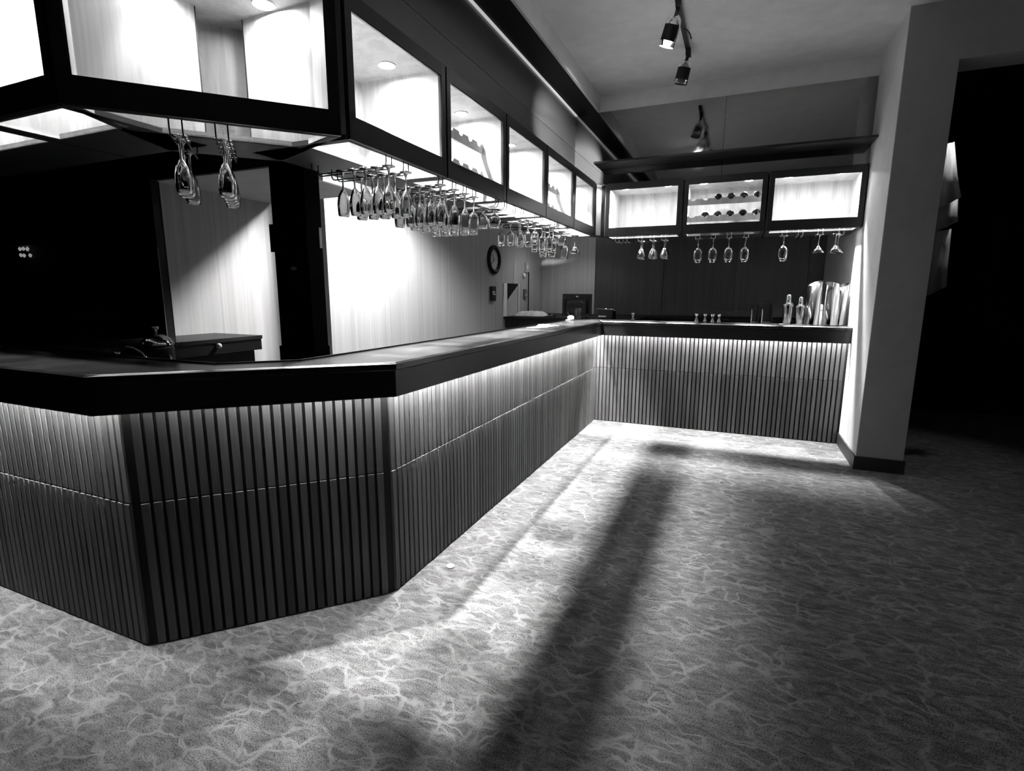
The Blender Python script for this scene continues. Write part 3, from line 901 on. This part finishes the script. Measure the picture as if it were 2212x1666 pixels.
# pot with domed steel lid, tap and knob
pot = empty('lidded_pot', (-1.205, -3.80, .905), 'black pot with a shiny domed lid on the work ledge', 'pot')
MB().lathe([(0, 0), (.060, 0), (.068, .02), (.070, .18), (.066, .195), (0, .195)], 28).build('body', MT['blackplastic'], pot, True)
MB().lathe([(.072, .195), (.070, .205), (.055, .228), (.032, .243), (0, .250)], 28).build('lid', MT['chrome'], pot, True)
MB().lathe([(.006, .248), (.006, .268), (.014, .272), (.015, .283), (0, .285)], 16).build('lid_knob', MT['chrome'], pot, True)
MB().tube([(.066, 0, .06), (.09, 0, .07), (.09, 0, .14), (.066, 0, .15)], .007, 8).build('handle', MT['chrome'], pot, True)
tp = empty('swan_neck_tap', (-1.10, -3.91, .8605), 'chrome swan neck tap in front of the pot', 'tap')
MB().tube([(0, 0, 0), (0, 0, .14), (-.008, 0, .185), (-.03, -.01, .215), (-.07, -.02, .238), (-.10, -.03, .243), (-.112, -.03, .236)], .006, 8).build('spout', MT['chrome'], tp, True)
MB().lathe([(0, 0), (.02, 0), (.018, .03), (0, .035)], 16).build('base', MT['chrome'], tp, True)
cu = empty('glass_cup', (-1.20, -3.955, 1.0), 'dim glass cup beneath the swan neck tap', 'cup')
MB().lathe([(0, 0), (.026, 0), (.034, .02), (.036, .06), (.034, .06), (.031, .02), (0, .006)], 24).build('bowl', MT['dimglass'], cu, True)
MB().lathe([(.036, .058), (.037, .061), (.034, .061)], 24, closed=True).build('rim', MT['glass'], cu, True)
kb = empty('chrome_button', (-1.262, -3.95, 1.055), 'small chrome knob left of the tap', 'knob')
MB().lathe([(0, 0), (.012, 0), (.017, .012), (.012, .024), (0, .026)], 16).build('head', MT['chrome'], kb, True)
MB().lathe([(0, -.193), (.006, -.193), (.006, 0), (0, 0)], 10).build('stem', MT['chrome'], kb, True)
ul = empty('work_ledge', (0, 0, 0), 'black work ledge inside the near bar, below the counter', 'worktop')
MB().box(-1.268, -.56, -4.00, -3.50, .84, .86).build('board', MT['black'], ul)
MB().box(-1.262, -1.13, -3.87, -3.73, .86, .904).build('stand', MT['black'], ul)
MB().box(-1.24, -1.16, -3.99, -3.92, .86, .999).build('cup_stand', MT['black'], ul)

# dim things in the dark room at the far left
sh = empty('cut_glass_glints', (-5.08, -2.49, 1.70), 'small cut glass drops with an added glow as glints in the dark room at the left', 'lamp')
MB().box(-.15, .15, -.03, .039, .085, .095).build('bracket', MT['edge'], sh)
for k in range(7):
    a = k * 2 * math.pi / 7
    MB().lathe([(0, .02), (.012, .01), (.015, 0), (.008, -.016), (0, -.02)], 8).xf(Matrix.Translation((.055 * math.cos(a), .03 * math.sin(a), .06 - .06 * (k % 2)))).build('glint_drop', MT['glint'], sh)
tag(MB().obox((-1.75, -4.215, 1.39), (1, 0, 0), (0, 1, 0), (0, 0, 1), -.004, .004, -.05, .05, -.06, .09).build('pale_wall_board', MT['greybox']), 'added pale board for a lit sliver of wall at the left edge', 'card')  # board added to stand in for a lit piece of wall

# ------------------------------------------------------------------ things on the counter
def lathe_thing(name, loc, prof, mat, label, cat, n=24, group=None):
    t = MB().lathe(prof, n).build(name, MT[mat], None, True)
    t.location = loc
    return tag(t, label, cat, group)

jig_me = MB().lathe([(0, .002), (.017, 0), (.021, .002), (.020, .006), (.0075, .040), (.0085, .046), (.022, .082), (.020, .0815), (.007, .050), (0, .048)], 24).mesh('jigger', MT['steel'], True)
for k, (x, y) in enumerate(((.36, .10), (.98, .235), (1.06, .265), (1.135, .165), (1.195, .19))):
    o = link('jigger', jig_me, None, (x, y, ZT))
    tag(o, ['steel jigger standing alone near the inner corner', 'leftmost jigger of the row of four', 'second jigger of the row of four', 'third jigger of the row of four', 'rightmost jigger of the row of four'][k], 'jigger', 'steel jiggers on the back counter')

def shaker(x, y, label, s=1.0):
    t = empty('cocktail_shaker', (x, y, ZT), label, 'cocktail shaker', 'steel cocktail shakers')
    MB().lathe([(0, 0), (.034 * s, 0), (.036 * s, .004), (.046 * s, .165 * s), (.046 * s, .168 * s), (0, .168 * s)], 28).build('cup', MT['steel'], t, True)
    MB().lathe([(.048 * s, .168 * s), (.048 * s, .180 * s), (.040 * s, .195 * s), (.024 * s, .208 * s), (.024 * s, .212 * s)], 28).build('strainer', MT['chrome'], t, True)
    MB().lathe([(.026 * s, .212 * s), (.022 * s, .27 * s), (.018 * s, .278 * s), (0, .279 * s)], 24).build('cap', MT['steel'], t, True)
shaker(1.80, .235, 'taller steel cocktail shaker, left of the pair')
shaker(1.905, .25, 'shorter steel cocktail shaker, right of the pair', .92)

def slant_tube(x, y, r, h, label, facing):
    t = empty('steel_cylinder', (x, y, ZT), label, 'steel cylinder', 'tall slant topped steel cylinders')
    n = 40
    vs = []; fs = []
    for ring, (rr, base) in enumerate(((r, 0), (r, 1), (r - .003, 1), (r - .003, 0))):
        for k in range(n):
            a = 2 * math.pi * k / n
            zz = 0 if base == 0 else h - .05 * (1 - math.cos(a - facing)) / 2
            if ring == 3: zz = .004
            vs.append((rr * math.cos(a), rr * math.sin(a), zz))
    for ring in range(3):
        for k in range(n):
            k2 = (k + 1) % n
            fs.append((ring * n + k, ring * n + k2, (ring + 1) * n + k2, (ring + 1) * n + k))
    fs.append(tuple(range(3 * n, 4 * n)))
    MB().add(vs, fs).build('shell', MT['steel'], t, True)
    MB().lathe([(0, .0), (r + .002, 0), (r + .002, .008), (r + .0005, .010), (0, .010)], n).build('base_ring', MT['chrome'], t, True)
slant_tube(1.992, .085, .060, .405, 'tall steel cylinder, leftmost of three beside the shakers', .4)
slant_tube(2.135, .115, .060, .395, 'tall steel cylinder, middle of three', 2.0)
slant_tube(2.222, .205, .055, .385, 'tall steel cylinder nearest the white pier', .6)
# small jug and bottle between them
jg = empty('small_jug', (1.998, .238, ZT), 'small glass jug behind the left steel cylinder', 'jug')
MB().lathe([(0, 0), (.03, 0), (.036, .05), (.028, .12), (.032, .14), (.030, .14), (.026, .12), (.033, .05), (0, .004)], 24).build('body', MT['glass'], jg, True)
MB().tube([(0, .03, .12), (0, .055, .11), (0, .058, .07), (0, .034, .05)], .005, 8).build('handle', MT['glass'], jg, True)
pb = empty('pale_bottle', (2.075, .21, ZT), 'pale squat bottle between the steel cylinders', 'bottle')
MB().lathe([(0, 0), (.032, 0), (.034, .01), (.034, .09), (.026, .12), (.026, .125), (0, .125)], 20).build('body', MT['cloth'], pb, True)
MB().lathe([(0, .125), (.024, .125), (.028, .15), (.022, .185), (0, .187)], 20).build('cap', MT['greybox'], pb, True)
# two black caddies
def caddy(x, y, label, w):
    t = empty('napkin_caddy', (x, y, ZT), label, 'caddy', 'black caddies on the back counter')
    MB().box(-w / 2, w / 2, -.045, .045, 0, .012).build('base', MT['blackplastic'], t)
    for s in (-1, 1):
        MB().box(s * w / 2 - .004, s * w / 2 + .004, -.045, .045, .012, .19).build('side', MT['blackplastic'], t)
    MB().box(-w / 2, w / 2, .035, .043, .012, .19).build('back', MT['blackplastic'], t)
    MB().tube([(-w / 2, -.046, .01), (-w / 2, -.05, .1), (-w / 2, -.03, .188)], .004, 6).build('steel_clip', MT['steel'], t)
caddy(1.52, .22, 'narrow black napkin caddy on the back counter', .065)
caddy(1.625, .235, 'wider black napkin caddy left of the shakers', .09)
tag(MB().box(-.02, .02, -.012, .012, 0, .01).build('wrapped_sweet', MT['paper']), 'tiny white wrapper on the counter by the shakers', 'wrapper').location = (1.745, .03, ZT)

# monitor seen from behind, on the corner
po = empty('till_monitor', (-.43, .74, 1.0605), 'black till monitor seen from behind at the bar corner', 'monitor')
mm_ = MB(); mm_.prism([(-.185, 0), (.185, 0), (.175, .03), (-.175, .03)], .02, .285)
mm_.build('screen_case', MT['blackplastic'], po)
MB().prism([(-.12, -.045), (.12, -.045), (.15, 0), (-.15, 0)], .06, .22).build('rear_hump', MT['blackplastic'], po)
MB().box(-.05, .05, -.03, .05, .012, .06).build('stand', MT['blackplastic'], po)
MB().box(-.014, .014, -.003, 0, .245, .262).build('badge', MT['paper'], po)
MB().tube([(-.10, -.047, .185), (-.03, -.047, .195), (.06, -.047, .196), (.09, -.047, .18)], .003, 6).build('handle_edge', MT['steel'], po)
MB().box(-.11, .11, -.09, .10, 0, .012).build('stand_foot', MT['blackplastic'], po)
# dish rack: dark bin with a bright steel rim
dr = empty('steel_rimmed_bin', (-.14, .70, 1.0605), 'dark bin with a bright steel rim beside the monitor', 'bin')
MB().box(-.01, .165, -.05, .14, 0, .104).build('bin', MT['blackplastic'], dr)
MB().tube([(-.03, -.055, .110), (.165, -.055, .112), (.20, -.055, .09)], .008, 8).build('rim', MT['chrome'], dr, True)
MB().box(0, .09, -.056, -.050, .02, .034).build('white_label', MT['paper'], dr)
# cut glass tumbler of straws, sugar bowl, papers, towel
tu = empty('cut_glass_tumbler', (-.245, .15, ZT), 'cut glass tumbler standing on the bar by the monitor', 'tumbler')
ring = []
MB().lathe([(0, 0), (.030, 0), (.032, .004), (.042, .04), (.044, .075), (.038, .115), (.035, .115), (.041, .075), (.038, .04), (.026, .012), (0, .012)], 12).build('body', MT['glass'], tu)
for k in range(6):
    a = k * 1.047
    MB().lathe([(0, 0), (.006, .004), (.006, .016), (0, .02)], 6).xf(Matrix.Translation((.026 * math.cos(a), .026 * math.sin(a), .105))).build('ice_shard', MT['glass'], tu)
bw = empty('sugar_bowl', (-.262, -.07, ZT), 'small pale bowl with a spoon handle leaning out', 'bowl')
MB().lathe([(0, 0), (.026, 0), (.036, .012), (.038, .028), (.034, .040), (.018, .050), (0, .053)], 24).build('bowl', MT['cloth'], bw, True)
MB().tube([(-.012, 0, .045), (-.035, 0, .085)], .004, 6).build('spoon', MT['steel'], bw)
tag(MB().lathe([(0, 0), (.022, 0), (.03, .006), (.018, .013), (0, .014)], 10).build('folded_napkin', MT['paper'], None, True), 'small folded napkin left of the sugar bowl', 'napkin').location = (-.262, -.17, ZT)
pp = empty('loose_papers', (-.17, -1.2, ZT + .001), 'loose white papers spread on the bar counter', 'papers')
MB().obox((0, 0, .001), (math.cos(.3), math.sin(.3), 0), (-math.sin(.3), math.cos(.3), 0), (0, 0, 1), -.05, .05, -.20, .30, 0, .002).build('sheet', MT['paper'], pp)
MB().obox((.04, -.1, .004), (math.cos(-.1), math.sin(-.1), 0), (-math.sin(-.1), math.cos(-.1), 0), (0, 0, 1), -.05, .06, -.2, .2, 0, .002).build('sheet', MT['paper'], pp)
tw = empty('crumpled_towel', (-1.12, 1.0, 1.0605), 'crumpled white towel on the corner worktop', 'towel')
rnd = random.Random(3)
vs, fs = [], []
nx, ny = 14, 8
for j in range(ny):
    for i in range(nx):
        u = i / (nx - 1) * 2 - 1; v_ = j / (ny - 1) * 2 - 1
        hgt = max(0, (1 - u * u) * (1 - v_ * v_)) ** .5 * .05 + rnd.uniform(-.012, .022) * (1 if abs(u) < .95 and abs(v_) < .95 else 0)
        vs.append((u * .20, v_ * .12, .002 + hgt))
for j in range(ny - 1):
    for i in range(nx - 1):
        fs.append((j * nx + i, j * nx + i + 1, (j + 1) * nx + i + 1, (j + 1) * nx + i))
MB().add(vs, fs).build('fold', MT['cloth'], tw)
MB().box(-.20, .20, -.11, .12, .0, .006).build('hem', MT['cloth'], tw)
fo_ = empty('foil_scrap', (-.76, .70, 1.0605), 'crumpled foil scrap in front of the monitor', 'foil')
for k, (x, y, r) in enumerate(((-.03, 0, .014), (0, .01, .012), (.04, 0, .026), (-.05, 0, .010), (.0, -.02, .010))):
    MB().lathe([(0, 0), (r, .002), (r * 1.2, r * .8), (r * .5, r * 1.6), (0, r * 1.7)], 7).xf(Matrix.Translation((x, y, 0))).build('crumple', MT['foil'], fo_)
tag(MB().lathe([(0, 0), (.034, 0), (.036, .004), (0, .005)], 24).build('coaster', MT['steel'], None, True), 'bright round coaster at the inner corner of the counter', 'coaster').location = (.06, -.03, ZT)
tag(MB().lathe([(0, .001), (.020, .001), (.022, .004), (.012, .007), (0, .0075)], 20).build('paper_disc', MT['paper'], None, True), 'small white disc lying on the carpet by the bar', 'disc').location = (.127, -3.333, 0)

# ------------------------------------------------------------------ ceiling track with bottle spotlights
tr = empty('bottle_track_light', (.85, -1.3, ZCEIL), 'ceiling track with two bottle shaped spotlights, one lit', 'track light')
MB().box(-.015, .015, -.9, .70, -.03, 0).build('track', MT['track'], tr)
def aim(dirv):
    return Vector(dirv).to_track_quat('-Z', 'Y').to_matrix().to_4x4()
def bottle_lamp(base, tip, lit, target=None, cone=80, boost=1.0):
    base = Vector(base); tip = Vector(tip)
    o = tr.location
    d = (tip - base).normalized(); ln = (tip - base).length
    h = empty('spot_head', base - o); h.parent = tr
    R = aim(d)
    k = ln / .25
    MB().box(-.018, .018, -.03, .03, -.01, ZCEIL - base.z - .028).build('adapter', MT['track'], h)
    q = 1.3
    MB().lathe([(0, .0), (.013, 0), (.013, -.055 * k), (0, -.055 * k)], 16).xf(R).build('neck', MT['track'], h, True)
    MB().lathe([(.015, -.045 * k), (.026 * q, -.062 * k), (.036 * q, -.085 * k), (.039 * q, -.11 * k), (.039 * q, -.25 * k), (.036 * q, -.25 * k), (.036 * q, -.11 * k), (.031 * q, -.085 * k), (.014, -.055 * k)], 28, closed=True).xf(R).build('bottle_shade', MT['dimglass'], h, True)
    lb = MB(); n_ = 14
    for zz in (-.115 * k, -.215 * k):
        lb.v += [(.0396 * q * math.cos(-.2 + 2.9 * i / n_), .0396 * q * math.sin(-.2 + 2.9 * i / n_), zz) for i in range(n_ + 1)]
    lb.f = [(i, i + 1, n_ + 2 + i, n_ + 1 + i) for i in range(n_)]
    lb.xf(R @ Matrix.Rotation(2.2, 4, 'Z')).build('label_band', MT['black'], h, True)
    MB().lathe([(0, -.238 * k), (.0355 * q, -.238 * k), (.0355 * q, -.249 * k), (0, -.249 * k)], 24).xf(R).build('lamp_face', MT['bottle_lens'] if lit else MT['wire'], h)
    if lit:
        dd = d if target is None else (Vector(target) - tip).normalized()
        s = spot('bottle_lamp', Vector((0, 0, 0)), dd, BOTTLE_W * boost, cone, .95, .03, h)
        s.location = d * (.255 * k)
bottle_lamp((.86, -1.50, 3.215), (.785, -1.455, 3.0), True)
bottle_lamp((.858, -.76, 3.21), (.808, -.735, 3.005), False)
bottle_lamp((.88, -2.35, 3.14), (.74, -2.16, 3.06), True, (-.289, -.55, 2.70), 30, 15.0)
MB().tube([(.0, .18, -.03), (.03, .2, -.04), (.05, .2, -.07), (.06, .21, -.10)], .004, 6).build('cable_hook', MT['track'], tr)

# ------------------------------------------------------------------ curtain in the dark opening
cu_ = empty('tied_curtain', (2.675, YA + .40, 0), 'pale curtain hanging in folds inside the dark opening', 'curtain')
def drape(name, x0, x1, z0, z1, y, skew, mat):
    n = 10; vs = []; fs = []
    for j, z in enumerate((z1, (z0 + z1) / 2, z0)):
        for i in range(n + 1):
            u = i / n
            wd = 1 + skew * j / 2
            vs.append((x0 + (x1 - x0) * u * wd, y + .025 * math.sin(u * 9 + j * .4), z + .10 * u * (1 if j == 2 else 0.3)))
    for j in range(2):
        for i in range(n):
            fs.append((j * (n + 1) + i, j * (n + 1) + i + 1, (j + 1) * (n + 1) + i + 1, (j + 1) * (n + 1) + i))
    o = MB().add(vs, fs).build(name, mat, cu_, True)
    md = o.modifiers.new('thickness', 'SOLIDIFY'); md.thickness = .006
    return o
drape('upper_fold', -.01, .075, 1.97, 2.44, .0, 1.0, MT['cloth'])
drape('middle_fold', -.01, .16, 1.80, 2.05, .05, .1, MT['greybox'])
drape('lower_fold', -.01, .15, 1.31, 1.82, .06, .1, MT['greybox'])

# ------------------------------------------------------------------ room lamps besides the bar's own, with added fill lamps
def ceiling_downlight(x, y, z, watts, size, label, blend=.5):
    t = empty('ceiling_downlight', (x, y, z), label, 'downlight', 'recessed ceiling downlights')
    link('bezel', ring_me, t); link('lens', disc_lens, t, (0, 0, -.002))
    spot('downlight_lamp', (0, 0, -.012), (0, 0, -1), watts, size, blend, .13, t)
ceiling_downlight(-.80, -2.15, 2.459, AISLE_W, 140, 'recessed downlight over the aisle, near the pale wall panel')
ceiling_downlight(-.62, 1.15, 2.459, AISLE_W * .05, 120, 'added fill downlight over the corner worktop')  # unseen lamp added to give the worktop items some light
dl = empty('curtain_fill', (2.76, YA + .275, 3.049), 'unseen fill lamp added over the curtain inside the dark opening', 'downlight')  # added behind the lintel, out of view, only to light the curtain
link('bezel', ring_me, dl)
link('lens', MB().lathe([(0, 0), (.030, 0), (.030, .003), (0, .003)], 24).mesh('dim_lens', MT['bottle_lens']), dl, (0, 0, -.002))
spot('curtain_fill_lamp', (0, 0, -.012), (0, .10, -1), 34, 46, .8, .04, dl)
